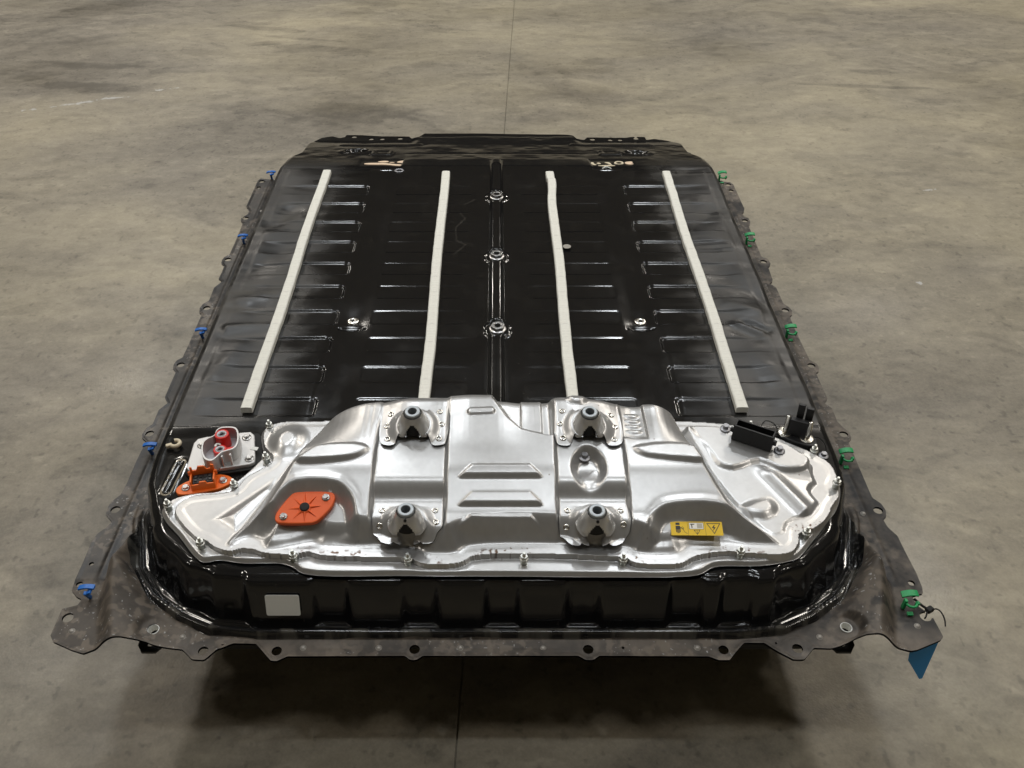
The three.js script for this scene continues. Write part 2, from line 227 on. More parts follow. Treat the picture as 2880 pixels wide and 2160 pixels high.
// foot of the lid's upright wall: straight along the sides, rounded at the two front corners
const half = [[.674, -1.6], [.674, .68], [.668, .757], [.63, .874], [.586, .93], [.534, .966], [.480, .991], [.40, .9985]];
const dBody = poly([...half, ...half.slice().reverse().map((p) => [-p[0], p[1]])]);
const PADS = [[-.42, -.305], [-.249, -.155], [-.10, -.017], [.037, .119], [.173, .291], [.345, .377], [.43, .47]];
const rearTop = softPiece([[-1.1, BASE + .005], [-.955, BASE + .005], [-.94, .231], [-.885, .245], [-.74, .279], [-.64, .3025], [-.58, TOP - .002], [-.5, TOP]], 0.012);
const rearMid = softPiece([[-1.1, BASE + .005], [-1.005, BASE + .005], [-.985, .230], [-.885, .248], [-.80, .267], [-.754, .277], [-.748, .2745], [-.740, .281], [-.66, .3005], [-.58, TOP - .001], [-.5, TOP]], 0.005);
const hzOf = piece([[.70, .097], [.80, .096], [.85, .092], [.90, .078], [.94, .062], [.97, .05], [1.0, .042], [1.035, .034], [1.06, .03]]);
const xoOf = piece([[.7, .676], [.78, .676], [.86, .69], [.91, .706], [.945, .702], [.99, .69], [1.03, .674], [1.06, .67]]);
const sideMask = (x) => ss(-0.6, -0.35, x) * 0 + 1;
const boxm = (x, a, b, w) => ss(a - w / 2, a + w / 2, x) * ss(b + w / 2, b - w / 2, x);
const RIBS0 = 0.513, PITCH = 0.1063;
function ribs(ax, z) {                                   // pressed pads in four columns
  const k = Math.round((z - 0.027 - RIBS0) / PITCH); if (k > 0 || k < -9) return 0;
  const z0 = RIBS0 + k * PITCH, z1 = z0 + 0.054, dz = Math.max(z0 - z, z - z1);
  const col = (a, b, fade, w = 1) => { const dx = Math.max(a - ax, ax - b); const d = Math.hypot(Math.max(dx + 0.009, 0), Math.max(dz + 0.009, 0)) + Math.min(Math.max(dx, dz) + 0.009, 0) - 0.009; return ss(0.0025 * w, -0.0035 * w, d) * fade; };
  return -0.0036 * (col(.369, .75, ss(.625, .55, ax)) + 0.27 * col(-.1, .289, ss(.045, .10, ax), 1.1));
}
const plateau = (ax) => 0.0010 * (boxm(ax, .380, .62, .012));
const NUTS = [[0.001, -.367], [0.001, -.043], [0.003, .273]];
const DENTS = [[-.60, -.22, -.575, -.30, .022, -.006], [-.605, -.17, -.53, -.25, .02, .004], [-.61, .02, -.54, -.10, .025, -.004], [-.615, .155, -.52, .11, .015, .005], [-.615, .18, -.5, .19, .012, -.004], [-.612, .265, -.52, .25, .010, .005], [-.61, .30, -.53, .29, .012, -.003], [-.60, .44, -.57, .33, .016, .004], [.60, -.30, .56, -.24, .02, -.005], [.61, -.10, .55, -.2, .03, .004], [.625, .14, .57, .05, .02, -.004], [.615, .20, .55, .17, .012, .004], [.617, .27, .575, .24, .007, -.006], [.60, .285, .55, .245, .008, .005], [.585, .30, .54, .27, .01, -.003], [.60, .45, .57, .35, .02, .003]];
function lidH(x, z) {
  const ax = Math.abs(x), dn = dBody(x, z);
  // flat top with its pressings
  let top = TOP;
  if (z < -.5) { const m = ss(.30, .255, ax); top = lerp(rearTop(z), rearMid(z), m); }
  if (z < .60 && z > -.56) {
    const fz = ss(-.555, -.545, z) * ss(.588, .572, z);
    top += ribs(ax, z) * fz + plateau(ax) * ss(-.555, -.545, z) * ss(.60, .52, z);
    const valley = boxm(ax, .30, .362, .045); top -= 0.0022 * valley * fz;
    for (const s of [[-.331, .231], [.333, .233]]) { const r = Math.hypot(x - s[0], z - s[1]); if (r < .12) top += -0.0035 * gauss(r, .028); }
    top += -0.004 * boxm(ax, .305, .36, .02) * gauss(z - .262, .004) * 1.0;
    if (ax > .45) { const e = ss(.45, .6, ax); top += e * (0.0075 * (fbm(x * 9 + 3, z * 7 + 20, 2) - 0.5)); for (const d of DENTS) { const q = segd(x, z, d[0], d[1], d[2], d[3]); if (q < d[4] * 3) top += d[5] * gauss(q, d[4]) * e; } }
  }
  if (z > -.66 && z < .66) {                              // bead along the middle, pinched at the nuts
    const s = ss(-.645, -.63, z), b = 0.0095 * Math.sqrt(Math.max(0, 1 - (ax / .0175) ** 2)) + 0.0008 * ss(.026, .018, ax);
    let m = b * s; for (const n of NUTS) { const r = Math.hypot(x - n[0], z - n[1]); m = lerp(m, 0.004, ss(.032, .022, r)); m += 0.003 * gauss(r - .030, .003) * Math.abs(Math.sin(2 * Math.atan2(z - n[1], x - n[0]))); } top += m;
  }
  if (z > .57) {                                           // connector shelf at the left front, slot, small dimples
    top -= 0.003 * ss(.0, -.03, arcLeft(x, z));
    const sl = segd(x, z, -.600, .70, -.606, .775); top += 0.0014 * gauss(sl - .009, .003) - 0.002 * ss(.008, .003, sl);
  }
  if (z < -.56) {
    const r1 = Math.hypot((x + .453) / 1.3, z + .787); top += -0.010 * ss(.030, .020, r1) + 0.004 * gauss(r1 - .034, .006);
    const r2 = Math.hypot((x - .45) / 1.3, z + .765); top += -0.008 * ss(.030, .018, r2) + 0.004 * gauss(r2 - .034, .006);
    top += 0.005 * boxm(ax, .33, .40, .012) * boxm(z, -.79, -.73, .012) - 0.003 * boxm(ax, .345, .385, .01) * boxm(z, -.78, -.74, .01);
    top += 0.003 * (fbm(x * 12, z * 12, 3) - 0.5) * ss(-.6, -.7, z) + 0.004 * boxm(ax, .25, .52, .02) * gauss(z + .885, .006);
    if (ax > .25 && ax < .43) top -= 0.003 * boxm(ax, .29, .42, .01) * boxm(z, -.67, -.545, .01);
  }
  // upright wall; pads stand out at its foot along the front
  let d = dn;
  const fr = ss(.93, .97, z) * ss(.52, .46, ax); let pad = 0; for (const p of PADS) pad = Math.max(pad, boxm(x, p[0], p[1], .017));
  const foot = ss(.0, .7, 1 - (0)) * 1;
  d -= 0.0085 * pad * fr * foot;
  if (z > .78) d -= 0.0026 * (1 - fr) * Math.sin(Math.atan2(z - .7, ax - .35) * 22) * ss(.80, .86, z);
  const wallW = lerp(.020, .030, ss(.7, .85, z));
  const wall = (dn > .1) ? 0 : 1 - sat((d + wallW) / wallW, z > .8 ? .20 : .14);
  const shoulder = 0.004 * ss(-wallW - .012, -wallW, d) * (z > .7 ? 1 : 1);
  let h = lerp(BASE + .006, top - shoulder, wall);
  // outside the wall: ledge, groove, skirt to the flange
  if (d > -.004) {
    const zf = ss(.70, .80, z);
    const ledge = zf * (0.015 * boxm(dn, .013, .0255, .005) + 0.006 * ss(.016, .004, dn));
    const xo = xoOf(z), hz = hzOf(z), w = lerp(.024, .045, ss(.80, .93, z));
    const q = z > .84 ? lerp(1, ss(.545 + (z - .95) * .42, .665, ax), ss(.84, .92, z)) : 1;
    let S = hz * ss(xo, xo - w, ax) * q * zf * ss(.012, lerp(.02, .05, ss(.78, .9, z)), dn);
    S += zf * 0.012 * gauss(Math.hypot((ax - .61) / 1.6, z - 1.04), .022) * ss(.56, .6, ax) * ss(.70, .66, ax);
    for (const b of [[-.30, -.215], [-.04, .10], [.235, .325]]) S -= 0.0022 * boxm(x, b[0], b[1], .012) * gauss(z - 1.043, .0022);
    if (ax > .69 && z < .95) S += 0.004 * gauss(ax - .712, .004) * ss(.93, .88, z);
    for (const f of [[-.487, 1.05], [.502, 1.046], [-.582, 1.008], [.593, 1.007]]) { const r = Math.hypot(x - f[0], z - f[1]); S = lerp(S, Math.min(S, .006), ss(.030, .020, r)) + 0.002 * gauss(r - .024, .002); }
    S += 0.0016 * (fbm(x * 22, z * 22, 3) - 0.5); if (z > 1.0 || ax > .69) S += 0.0022 * ss(-.0058, -.003, dOut(x, z));
    const o = BASE + smax(ledge, S, .006);
    h = wall > 0 ? Math.max(h, o) : o;
  }
  return h;
}
const arcPts = [[-.66, .61], [-.636, .604], [-.60, .598], [-.53, .583], [-.455, .578], [-.40, .60], [-.40, .72], [-.5, .9], [-.62, .82], [-.655, .74]];
const dArc = poly(arcPts); function arcLeft(x, z) { return x < -.38 && z > .55 ? dArc(x, z) : 0.1; }

const lidUV = (x, z) => [(x + 0.8) / 1.6, (z + 1.1) / 2.2];
/* road film on the lid: grey-brown dust along both sides, rubbed off in streaks */
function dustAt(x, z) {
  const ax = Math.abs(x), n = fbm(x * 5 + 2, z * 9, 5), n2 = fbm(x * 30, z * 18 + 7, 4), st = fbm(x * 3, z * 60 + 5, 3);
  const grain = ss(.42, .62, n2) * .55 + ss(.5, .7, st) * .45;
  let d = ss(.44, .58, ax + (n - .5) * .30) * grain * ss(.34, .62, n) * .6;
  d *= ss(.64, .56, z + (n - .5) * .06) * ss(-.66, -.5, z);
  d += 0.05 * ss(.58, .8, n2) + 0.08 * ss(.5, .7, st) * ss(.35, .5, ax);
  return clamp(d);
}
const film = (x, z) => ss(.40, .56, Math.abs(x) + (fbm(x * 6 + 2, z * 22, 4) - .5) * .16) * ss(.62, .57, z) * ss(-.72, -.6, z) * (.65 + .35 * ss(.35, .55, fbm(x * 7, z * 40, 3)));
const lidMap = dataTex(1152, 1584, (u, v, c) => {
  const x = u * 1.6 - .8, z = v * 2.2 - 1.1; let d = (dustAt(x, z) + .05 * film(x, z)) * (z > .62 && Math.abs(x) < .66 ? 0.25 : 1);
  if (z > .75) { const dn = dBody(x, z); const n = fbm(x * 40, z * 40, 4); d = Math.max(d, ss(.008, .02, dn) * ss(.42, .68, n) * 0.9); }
  const sp = hash(Math.floor(x * 500), Math.floor(z * 500)) > 0.9985 ? 0.35 : 0;
  for (const s of [[-.1, -.28, -.085, -.25], [-.085, -.25, -.11, -.2], [-.11, -.2, -.105, -.13], [-.105, -.13, -.08, -.11], [-.08, -.11, -.11, -.06], [-.09, -.33, -.06, -.36]]) d = Math.max(d, 0.28 * ss(.0032, .0014, segd(x, z, ...s) + (fbm(x * 60, z * 60) - .5) * .004));
  d = Math.max(d, sp);
  const sl = z > .6 ? segd(x, z, -.600, .70, -.606, .775) : 1, bare = ss(.0024, .0012, Math.abs(sl - .009)) * ss(.15, .4, fbm(x * 90, z * 90, 3));
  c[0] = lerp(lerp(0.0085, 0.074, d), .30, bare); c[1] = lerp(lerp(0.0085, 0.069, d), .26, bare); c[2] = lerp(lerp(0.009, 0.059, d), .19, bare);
}, true);
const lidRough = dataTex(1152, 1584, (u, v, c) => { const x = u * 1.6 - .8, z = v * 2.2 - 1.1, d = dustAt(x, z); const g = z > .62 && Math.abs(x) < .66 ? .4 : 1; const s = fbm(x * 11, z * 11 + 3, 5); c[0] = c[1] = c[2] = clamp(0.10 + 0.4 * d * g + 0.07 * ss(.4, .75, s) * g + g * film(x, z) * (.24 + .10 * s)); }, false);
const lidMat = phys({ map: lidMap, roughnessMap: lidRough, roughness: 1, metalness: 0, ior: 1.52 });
const flMap = dataTex(1152, 1584, (u, v, c) => {
  const x = u * 1.6 - .8, z = v * 2.2 - 1.1, n = fbm(x * 8 + 5, z * 8, 5), n2 = fbm(x * 45, z * 45, 4), n3 = fbm(x * 120, z * 120, 2);
  let d = clamp(0.10 + ss(.36, .62, n * 0.6 + n2 * 0.4) * 0.95 + (n3 - .5) * 0.5);
  const front = ss(.99, 1.025, z); d = Math.max(d * 0.8, front * clamp(0.55 + (n2 - .35) * 1.1));
  if (x < -.60 && z < .95) d *= lerp(0.38, 1, ss(.80, .95, z)) * (x > -.70 ? 1.3 : 1);
  d *= .86; d *= lerp(.5, 1, ss(.25, .65, fbm(x * 20 + 70 + 3 * n, z * 20, 5))); c[0] = lerp(0.012, 0.165, d); c[1] = lerp(0.011, 0.137, d); c[2] = lerp(0.011, 0.109, d);
  const grain = ss(.50, .66, fbm(x * 90 + 12, z * 90, 3)) * ss(.35, .6, n); for (let i = 0; i < 3; i++) c[i] = lerp(c[i], [.20, .165, .13][i], grain * .55);
  const chip = fbm(x * 260, z * 260, 2) > 0.84 && n > 0.52 ? 1 : 0; if (chip) c[0] = c[1] = c[2] = 0.35;
}, true);
const flRough = dataTex(576, 792, (u, v, c) => { const x = u * 1.6 - .8, z = v * 2.2 - 1.1; c[0] = c[1] = c[2] = clamp((x < -.6 && z < .9 ? .26 : .45) + 0.35 * fbm(x * 14, z * 14, 4)); }, false);
const flMat = std({ map: flMap, roughnessMap: flRough, roughness: 1 });

const lidGrid = gridOf(range([-.765, .003, -.70, .0025, -.60, .004, -.42, .0018, -.27, .0045, -.04, .002, .04, .0045, .27, .0018, .42, .004, .60, .0025, .70, .003, .765]), range([-1.035, .003, -.9, .004, -.56, .0025, .60, .005, .72, .003, .93, .0019, 1.03, .0025, 1.075]), lidH);
const seam = (x, z) => dBody(x, z) - lerp(.003, .0275, ss(.70, .85, z)) - (z > .8 ? (fbm(x * 18, z * 18, 3) - .5) * .006 : 0);
const shell = (x, z) => Math.max(dOut(x, z), -dHoles(x, z));
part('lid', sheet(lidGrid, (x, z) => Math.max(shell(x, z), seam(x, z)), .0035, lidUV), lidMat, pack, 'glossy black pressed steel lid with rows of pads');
part('flange', sheet(lidGrid, (x, z) => Math.max(shell(x, z), -seam(x, z)), .0045, lidUV), flMat, pack, 'dusty brown and black mounting flange with bolt holes');

{ // the tray under the lid, seen only as a dark body below the flange's edge, on two skids
  const r = [[.66, -.90], [.66, .90], [.60, .955], [-.60, .955], [-.66, .90], [-.66, -.90], [-.58, -.98], [.58, -.98]];
  const trayMat = std({ color: rgb(0.02, 0.02, 0.02), roughness: 0.55 });
  const tabs = [-1, 1].map((s) => at(plate([[-.022, -.04], [.022, -.04], [.022, .02], [.012, .034], [-.012, .034], [-.022, .02]], .006, .001, [circle(0, .016, .008)]), s * .60, .168, .985));
  part('tray', [at(plate(r, .127, .004), 0, .085, 0), ...tabs], trayMat, pack);
  for (const s of [-1, 1]) part('skid', at(box(.09, .085 - GROUND, 1.5, .004), s * .42, (.085 + GROUND) / 2, -.05), trayMat, pack);
}

/* ------------------------------------------------------------------ the pressed aluminium cover */
const RIM = 0.331;
const dCov = poly(smoothRing([[-.144, .974], [-.318, .970], [-.340, .956], [-.362, .947], [-.424, .948], [-.464, .941], [-.491, .946], [-.508, .935], [-.549, .888], [-.582, .854], [-.595, .832], [-.593, .817], [-.580, .802], [-.545, .789], [-.506, .784], [-.484, .766], [-.448, .706], [-.443, .686], [-.452, .66], [-.459, .625], [-.450, .608], [-.353, .604], [0, .596], [.379, .604], [.478, .613], [.531, .639], [.557, .655], [.579, .676], [.597, .684], [.616, .693], [.627, .712], [.632, .752], [.626, .787], [.609, .823], [.581, .857], [.55, .893], [.508, .937], [.490, .943], [.441, .953], [.364, .956], [.340, .970], [.317, .975], [0, .975]], 6));
const dInner = poly(smoothRing([[-.147, .940], [-.292, .934], [-.313, .927], [-.342, .932], [-.388, .929], [-.406, .922], [-.431, .920], [-.447, .925], [-.467, .919], [-.489, .903], [-.508, .895], [-.544, .859], [-.556, .839], [-.547, .821], [-.467, .801], [-.448, .765], [-.412, .731], [-.409, .708], [-.432, .675], [-.440, .641], [-.428, .622], [-.36, .616], [.36, .616], [.46, .628], [.51, .648], [.551, .675], [.589, .703], [.612, .730], [.614, .760], [.603, .780], [.606, .801], [.586, .827], [.574, .848], [.543, .876], [.512, .890], [.503, .914], [.486, .930], [.427, .930], [.387, .926], [.328, .937], [.301, .952], [.233, .950], [.222, .942], [.18, .936], [-.042, .936], [-.064, .950], [-.098, .954], [-.122, .951], [-.139, .941]], 9));
const dMain = poly(smoothRing([[-.460, .923], [-.437, .861], [-.417, .809], [-.399, .763], [-.387, .727], [-.373, .686], [-.345, .645], [-.28, .612], [0, .606], [.2, .606], [.30, .609], [.35, .622], [.369, .646], [.388, .723], [.409, .794], [.437, .851], [.482, .916], [.484, .925], [.427, .926], [.387, .922], [.328, .932], [.301, .947], [.233, .945], [.222, .937], [.18, .931], [-.042, .931], [-.064, .945], [-.098, .949], [-.122, .946], [-.139, .936], [-.176, .931], [-.292, .929], [-.313, .922], [-.342, .928], [-.388, .934], [-.404, .918], [-.42, .912], [-.437, .918], [-.447, .930]], 6));
const dRight = poly(smoothRing([[.352, .640], [.368, .720], [.390, .791], [.418, .848], [.466, .910], [.500, .903], [.510, .882], [.541, .868], [.570, .843], [.580, .826], [.572, .800], [.588, .782], [.586, .755], [.590, .73], [.575, .71], [.551, .683], [.50, .655], [.45, .638], [.40, .630]], 3));
const dShelf = poly(smoothRing([[.365, .62], [.393, .710], [.407, .748], [.432, .757], [.484, .739], [.516, .759], [.545, .761], [.572, .750], [.58, .722], [.55, .680], [.50, .655], [.45, .638]], 3));
const dFin = poly([[-.498, .866], [-.404, .758], [-.392, .80], [-.445, .905]]);
const dNotch = poly([[-.012, .57], [-.010, .655], [.016, .701], [.044, .729], [.088, .742], [.112, .744], [.112, .57]]);
const dScoopL = poly(smoothRing([[-.352, .799], [-.331, .768], [-.314, .757], [-.236, .757], [-.222, .772], [-.24, .790], [-.282, .800]], 4));
const dScoopR = poly(smoothRing([[.239, .768], [.257, .758], [.352, .758], [.366, .798], [.32, .798], [.295, .795], [.254, .786]], 4));
const dRecL = poly(smoothRing([[-.404, .912], [-.386, .870], [-.367, .846], [-.346, .832], [-.271, .834], [-.248, .852], [-.238, .872], [-.236, .915], [-.262, .930], [-.30, .928], [-.322, .920], [-.345, .925], [-.385, .930]], 3));
const dRecR = poly(smoothRing([[.254, .940], [.258, .900], [.276, .878], [.300, .870], [.376, .870], [.402, .886], [.420, .912], [.395, .922], [.365, .922], [.335, .932], [.300, .942]], 3));
const dBump = poly(smoothRing([[.425, .842], [.481, .816], [.494, .835], [.489, .854], [.465, .868], [.431, .858]], 4));
const RIB3 = [[.803, .826, .0], [.851, .874, .001], [.890, .909, .002]].map(([a, b, e]) => poly([[-.066 + e, b], [-.058, b - .008], [-.043, a], [.059, a], [.074, b - .008], [.080 - e, b], [.074, b + .002], [-.060, b + .002]]));
const crest = softPiece([[-.345, .036], [-.33, .048], [-.312, .061], [-.28, .076], [-.257, .083], [-.234, .089], [-.218, .086], [-.195, .095], [-.165, .103], [-.10, .103], [-.088, .101], [-.06, .107], [.014, .107], [.035, .101], [.08, .099], [.097, .103], [.14, .105], [.2, .097], [.22, .089], [.232, .083], [.26, .077], [.285, .087], [.31, .084], [.33, .070], [.347, .057], [.367, .036]], .02);
const secP = softPiece([[.59, 0], [.606, 0], [.630, .086], [.648, .096], [.70, .0935], [.755, .088], [.81, .077], [.845, .063], [.890, .045], [.91, .040], [.935, .037], [.96, .036]], 0.012);
const colP = softPiece([[.59, 0], [.606, 0], [.632, .074], [.655, .084], [.745, .080], [.762, .077], [.826, .066], [.834, .061], [.852, .044], [.862, .041], [.905, .037], [.925, .035], [.96, .035]], 0.007);
const shelfP = piece([[.60, .030], [.757, .030], [.80, .022], [.86, .013], [.91, .008]]);
function covH(x, z) {
  const d0 = dCov(x, z), di = dInner(x, z);
  let h = 0.006 * ss(.006, -.009, di) - 0.0020 * gauss(di - .012, .005) - 0.008 * Math.pow(ss(-.008, 0, d0), 2);
  if (di < .01) {
    const dm = dMain(x, z);
    // left field and its folded fin
    h = smax(h, 0.006 + 0.010 * sat(-dFin(x, z) / .03, .2), .004);
    const dome = Math.hypot((x + .398) / 1.0, (z - .668) / 1.25); h = smax(h, .006 + .015 * ss(.046, .010, dome), .008);
    // right field: shelf, sloping field, long ridge
    if (x > .33) {
      const dr = dRight(x, z), ramp = sat(-dr / .016, .2);
      const u = (x - .488) * .873 + (z - .753) * -.486;   // across the ridge line
      let t = lerp(Math.max(.006, .0225 - (z - .757) * .10), .030, sat(-dShelf(x, z) / .012 + .3, .25));
      const along = ss(.745, .775, z) * ss(.885, .86, z);
      t += 0.008 * gauss(u, .009) * along - .10 * Math.max(0, u - .004) * ss(.75, .78, z);
      t += 0.008 * ss(.004, -.016, dBump(x, z)) * ss(.80, .86, z);
      h = smax(h, Math.max(.005, t) * ramp, .005);
    }
    // main body
    if (dm < .004) {
      const c1 = boxm(x, -.2135, -.0875, .009), c2 = boxm(x, .1045, .2265, .009), cm = Math.max(c1, c2);
      const cr = ss(.80, .66, z); let t = lerp(secP(z) * lerp(1, crest(x) / .096, cr), colP(z) * lerp(1, crest(x) / .086, cr), cm);
      const mid = boxm(x, -.0875, .1045, .02);
      const nd = dNotch(x, z); t -= 0.016 * sat(-nd / .014, .2) * ss(.60, .64, z) * mid; t += 0.004 * boxm(x, .045, .083, .003) * ss(0, -.01, nd) * mid;
      for (const r of RIB3) { const q = r(x, z); if (q < .004) t += 0.0055 * sat((.002 - q) / .008, .25); }
      t += 0.004 * ss(.004, -.002, segd(x, z, -.045, .692, -.010, .690) - .006);
      t = lerp(t, .0895, ss(.001, -.010, dScoopL(x, z))); t = lerp(t, .0885, ss(.001, -.010, dScoopR(x, z)));
      const rl = dRecL(x, z), rr = dRecR(x, z);
      const fl = .042 - (z - .845) * .286; t = lerp(t, fl, sat(-rl / .024, .25)); t = lerp(t, fl, sat(-rr / .024, .25));
      t += 0.003 * gauss(rl, .007) * ss(.9, .88, z) + 0.003 * gauss(rr, .007) * ss(.9, .88, z);
      const eg = Math.hypot((x - .162) / .031, (z - .802) / .043); t -= 0.014 * ss(1.1, .55, eg) * ss(.86, .79, z) + 0.003 * ss(1.05, .7, eg);
      for (let i = 0; i < 4; i++) { const q = Math.hypot((x - .250) / .013, (z - .676 - i * .0152) / .0055); t += 0.0035 * ss(1.25, .55, q); }
      t -= .004 * boxm(x, .228, .272, .004) * ss(.745, .735, z);
      t += 0.006 * ss(.024, .010, Math.hypot(x - .150, (z - .652) * 1.2));
      t += 0.004 * gauss(z - .905, .008) * (1 - cm) * ss(-.002, .004, Math.min(rl, rr));
      const zz = ss(.925, .88, z), w = .040 + .018 * ss(-.30, -.36, x) * zz + .010 * ss(.27, .36, x) * zz;
      h = smax(h, t * sat(-dm / w, .2) + .004, .005);
    }
  }
  h += 0.0009 * (fbm(x * 9, z * 9, 2) - .5) * ss(0, -.03, di);
  return RIM + h;
}
const covMap = dataTex(1024, 512, (u, v, c) => {
  const x = u * 1.3 - .65, z = .58 + v * .42, n = fbm(x * 26, z * 26, 4), n2 = fbm(x * 160, z * 160, 3); let k = 0.54 + (n - .5) * .04 + (n2 - .5) * .06;
  c[0] = k; c[1] = k * .997; c[2] = k * .992;
  const di = dInner(x, z), g = fbm(x * 210, z * 210, 2), patch = fbm(x * 18 + 4, z * 18, 3);
  const grime = ss(.014, .0, Math.abs(di - .002)) * ss(.60, .72, patch) * ss(.60, .74, g) * ss(.80, .9, z) + (hash(Math.floor(x * 420), Math.floor(z * 420)) > .9998 ? .7 : 0) + ss(.70, .78, g) * ss(.68, .78, patch) * .35 * ss(.8, .86, z);
  const q = clamp(grime); c[0] = lerp(c[0], .10, q); c[1] = lerp(c[1], .06, q); c[2] = lerp(c[2], .04, q);
}, true);
const covRough = dataTex(1024, 512, (u, v, c) => { const x = u * 1.3 - .65, z = .58 + v * .42; c[0] = c[1] = c[2] = clamp(.315 + (fbm(x * 10 + 9, z * 10, 3) - .5) * .06 + (fbm(x * 240, z * 120, 2) - .5) * .05); }, false);
const alu = std({ map: covMap, roughnessMap: covRough, roughness: 1, metalness: .69 });
const covUV = (x, z) => [(x + .65) / 1.3, (z - .58) / .42];
const covGrid = gridOf(range([-.602, .0016, .640]), range([.590, .0022, .84, .0015, .981]), covH);
const cover = part('cover', sheet(covGrid, dCov, .009, covUV), alu, pack, 'bare aluminium pressed cover with ribs, recesses and raised middle');
const yCov = (x, z) => covH(x, z);

/* four mounting brackets on the cover: a bow-tie plate with a hollow cone and a sleeve */
const coneMat = std({ color: rgb(.66, .65, .63), metalness: .65, roughness: .26 });
const brMat = std({ color: rgb(.60, .60, .60), metalness: .6, roughness: .32 });
function towerGeo(r0, r1, h, low) {                      // a cone open towards the viewer near its foot
  const nu = 72, nv = 26, P = [], N = [], T = [], I = [];
  const R = (t) => lerp(r0, r1, Math.pow(t, .8)) + .004 * Math.sin(Math.PI * t) * t, Y = (t) => h * Math.pow(t, 1.15);
  for (let j = 0; j <= nv; j++) for (let i = 0; i <= nu; i++) { const a = i / nu * 2 * PI + PI / 2, t = j / nv, r = R(t); P.push(r * Math.cos(a), Y(t), r * Math.sin(a) * (low ? 1 : 1.05)); const dr = (R(t + .01) - R(t - .01)) / Math.max(1e-5, Y(t + .01) - Y(Math.max(0, t - .01))); const l = Math.hypot(1, dr); N.push(Math.cos(a) / l, -dr / l, Math.sin(a) / l); T.push(i / nu, t); }
  const open = (i, t) => { const a = Math.abs(((i / nu + .5) % 1) - .5) * 2 * PI; return a < .52 * Math.sqrt(clamp(1 - Math.pow(t / .78, 2))) + (t < .1 ? .25 * (1 - t * 10) : 0); };
  for (let j = 0; j < nv; j++) for (let i = 0; i < nu; i++) { if (open(i + .5, (j + .5) / nv)) continue; const a = j * (nu + 1) + i, b = a + nu + 1; I.push(a, b, a + 1, a + 1, b, b + 1); }
  const g = new THREE.BufferGeometry(); g.setAttribute('position', new THREE.Float32BufferAttribute(P, 3)); g.setAttribute('normal', new THREE.Float32BufferAttribute(N, 3)); g.setAttribute('uv', new THREE.Float32BufferAttribute(T, 2)); g.setIndex(I); return g;
}
const brackets = [[-.148, .726, 0], [-.149, .908, 1], [.165, .726, 0], [.166, .908, 1]];
for (const [bx, bz, low] of brackets) {
  const wing = low ? [[.018, -.032], [.040, -.040], [.056, -.036], [.058, .004], [.050, .012], [.044, .021], [.028, .026], [.018, .016]] : [[.016, -.026], [.030, -.048], [.052, -.050], [.060, -.040], [.060, .024], [.054, .034], [.036, .036], [.022, .016]];
  const dw = poly(smoothRing([...wing, ...wing.slice().reverse().map((p) => [-p[0], p[1]])], 5)), rr = .034;
  const inWing = (x, z) => { const u = x - bx, v = z - bz; return Math.max(Math.min(dw(u, v), Math.hypot(u, v + .004) - rr), -(Math.hypot(u, v) - .020), -Math.max(Math.abs(u) - .011, -v)); };
  const lift = (x, z) => yCov(x, z) + .0042 + .010 * ss(.050, .029, Math.hypot(x - bx, z - bz));
  const gg = gridOf(range([bx - .068, .0016, bx + .068]), range([bz - .056, .0016, bz + .044]), (x, z) => Math.max(lift(x, z), yCov(bx, bz) - .004));
  const br = part('bracket', sheet(gg, inWing, .002, covUV), brMat, pack);
  const y0 = yCov(bx, bz + (low ? -.01 : 0)) + .008, hh = low ? .034 : .036, tilt = low ? .10 : .12;
  const tow = part('cone', at(towerGeo(.033, .0160, hh, low), bx, y0, bz, tilt), coneMat, br);
  const tx = bx, ty = y0 + hh * Math.cos(tilt), tz = bz + hh * Math.sin(tilt);
  part('sleeve', [at(lathe([[.0075, -.03], [.0075, .004], [.0085, .005], [.0125, .005], [.0138, .0035], [.0145, 0], [.0145, -.004]], 36), tx, ty, tz, tilt)], M.ring, br);
  part('socket', at(cyl(.0074, .0074, .004, 20), tx, ty - .022, tz - .002, tilt), M.dark, br);
  if (low) part('vent_hole', at(cyl(.0026, .0026, .002, 14), bx, y0 + hh * .86, bz + .0205, PI / 2 - .45), M.dark, br);
  const spots = low ? [[.045, -.028], [.048, -.004]] : [[.045, -.036], [.050, -.008], [.046, .022]];
  for (const s of [-1, 1]) for (const [u, v] of spots) { const x = bx + s * u, z = bz + v, e = .004, nx = (lift(x - e, z) - lift(x + e, z)) / (2 * e), nz = (lift(x, z - e) - lift(x, z + e)) / (2 * e); part('clinch_point', at(lathe([[.0001, -.0006], [.0022, -.0004], [.0032, .0012], [.0046, .0014], [.0058, .0002], [.0062, -.001]], 18), x, lift(x, z) + .0004, z, Math.atan(nz), 0, -Math.atan(nx)), M.bright, br); }
  part('inner_wall', at(cyl(.023, .0125, hh * .8, 28, true), bx, y0 - .002, bz - .002, tilt), M.dark, br);
}

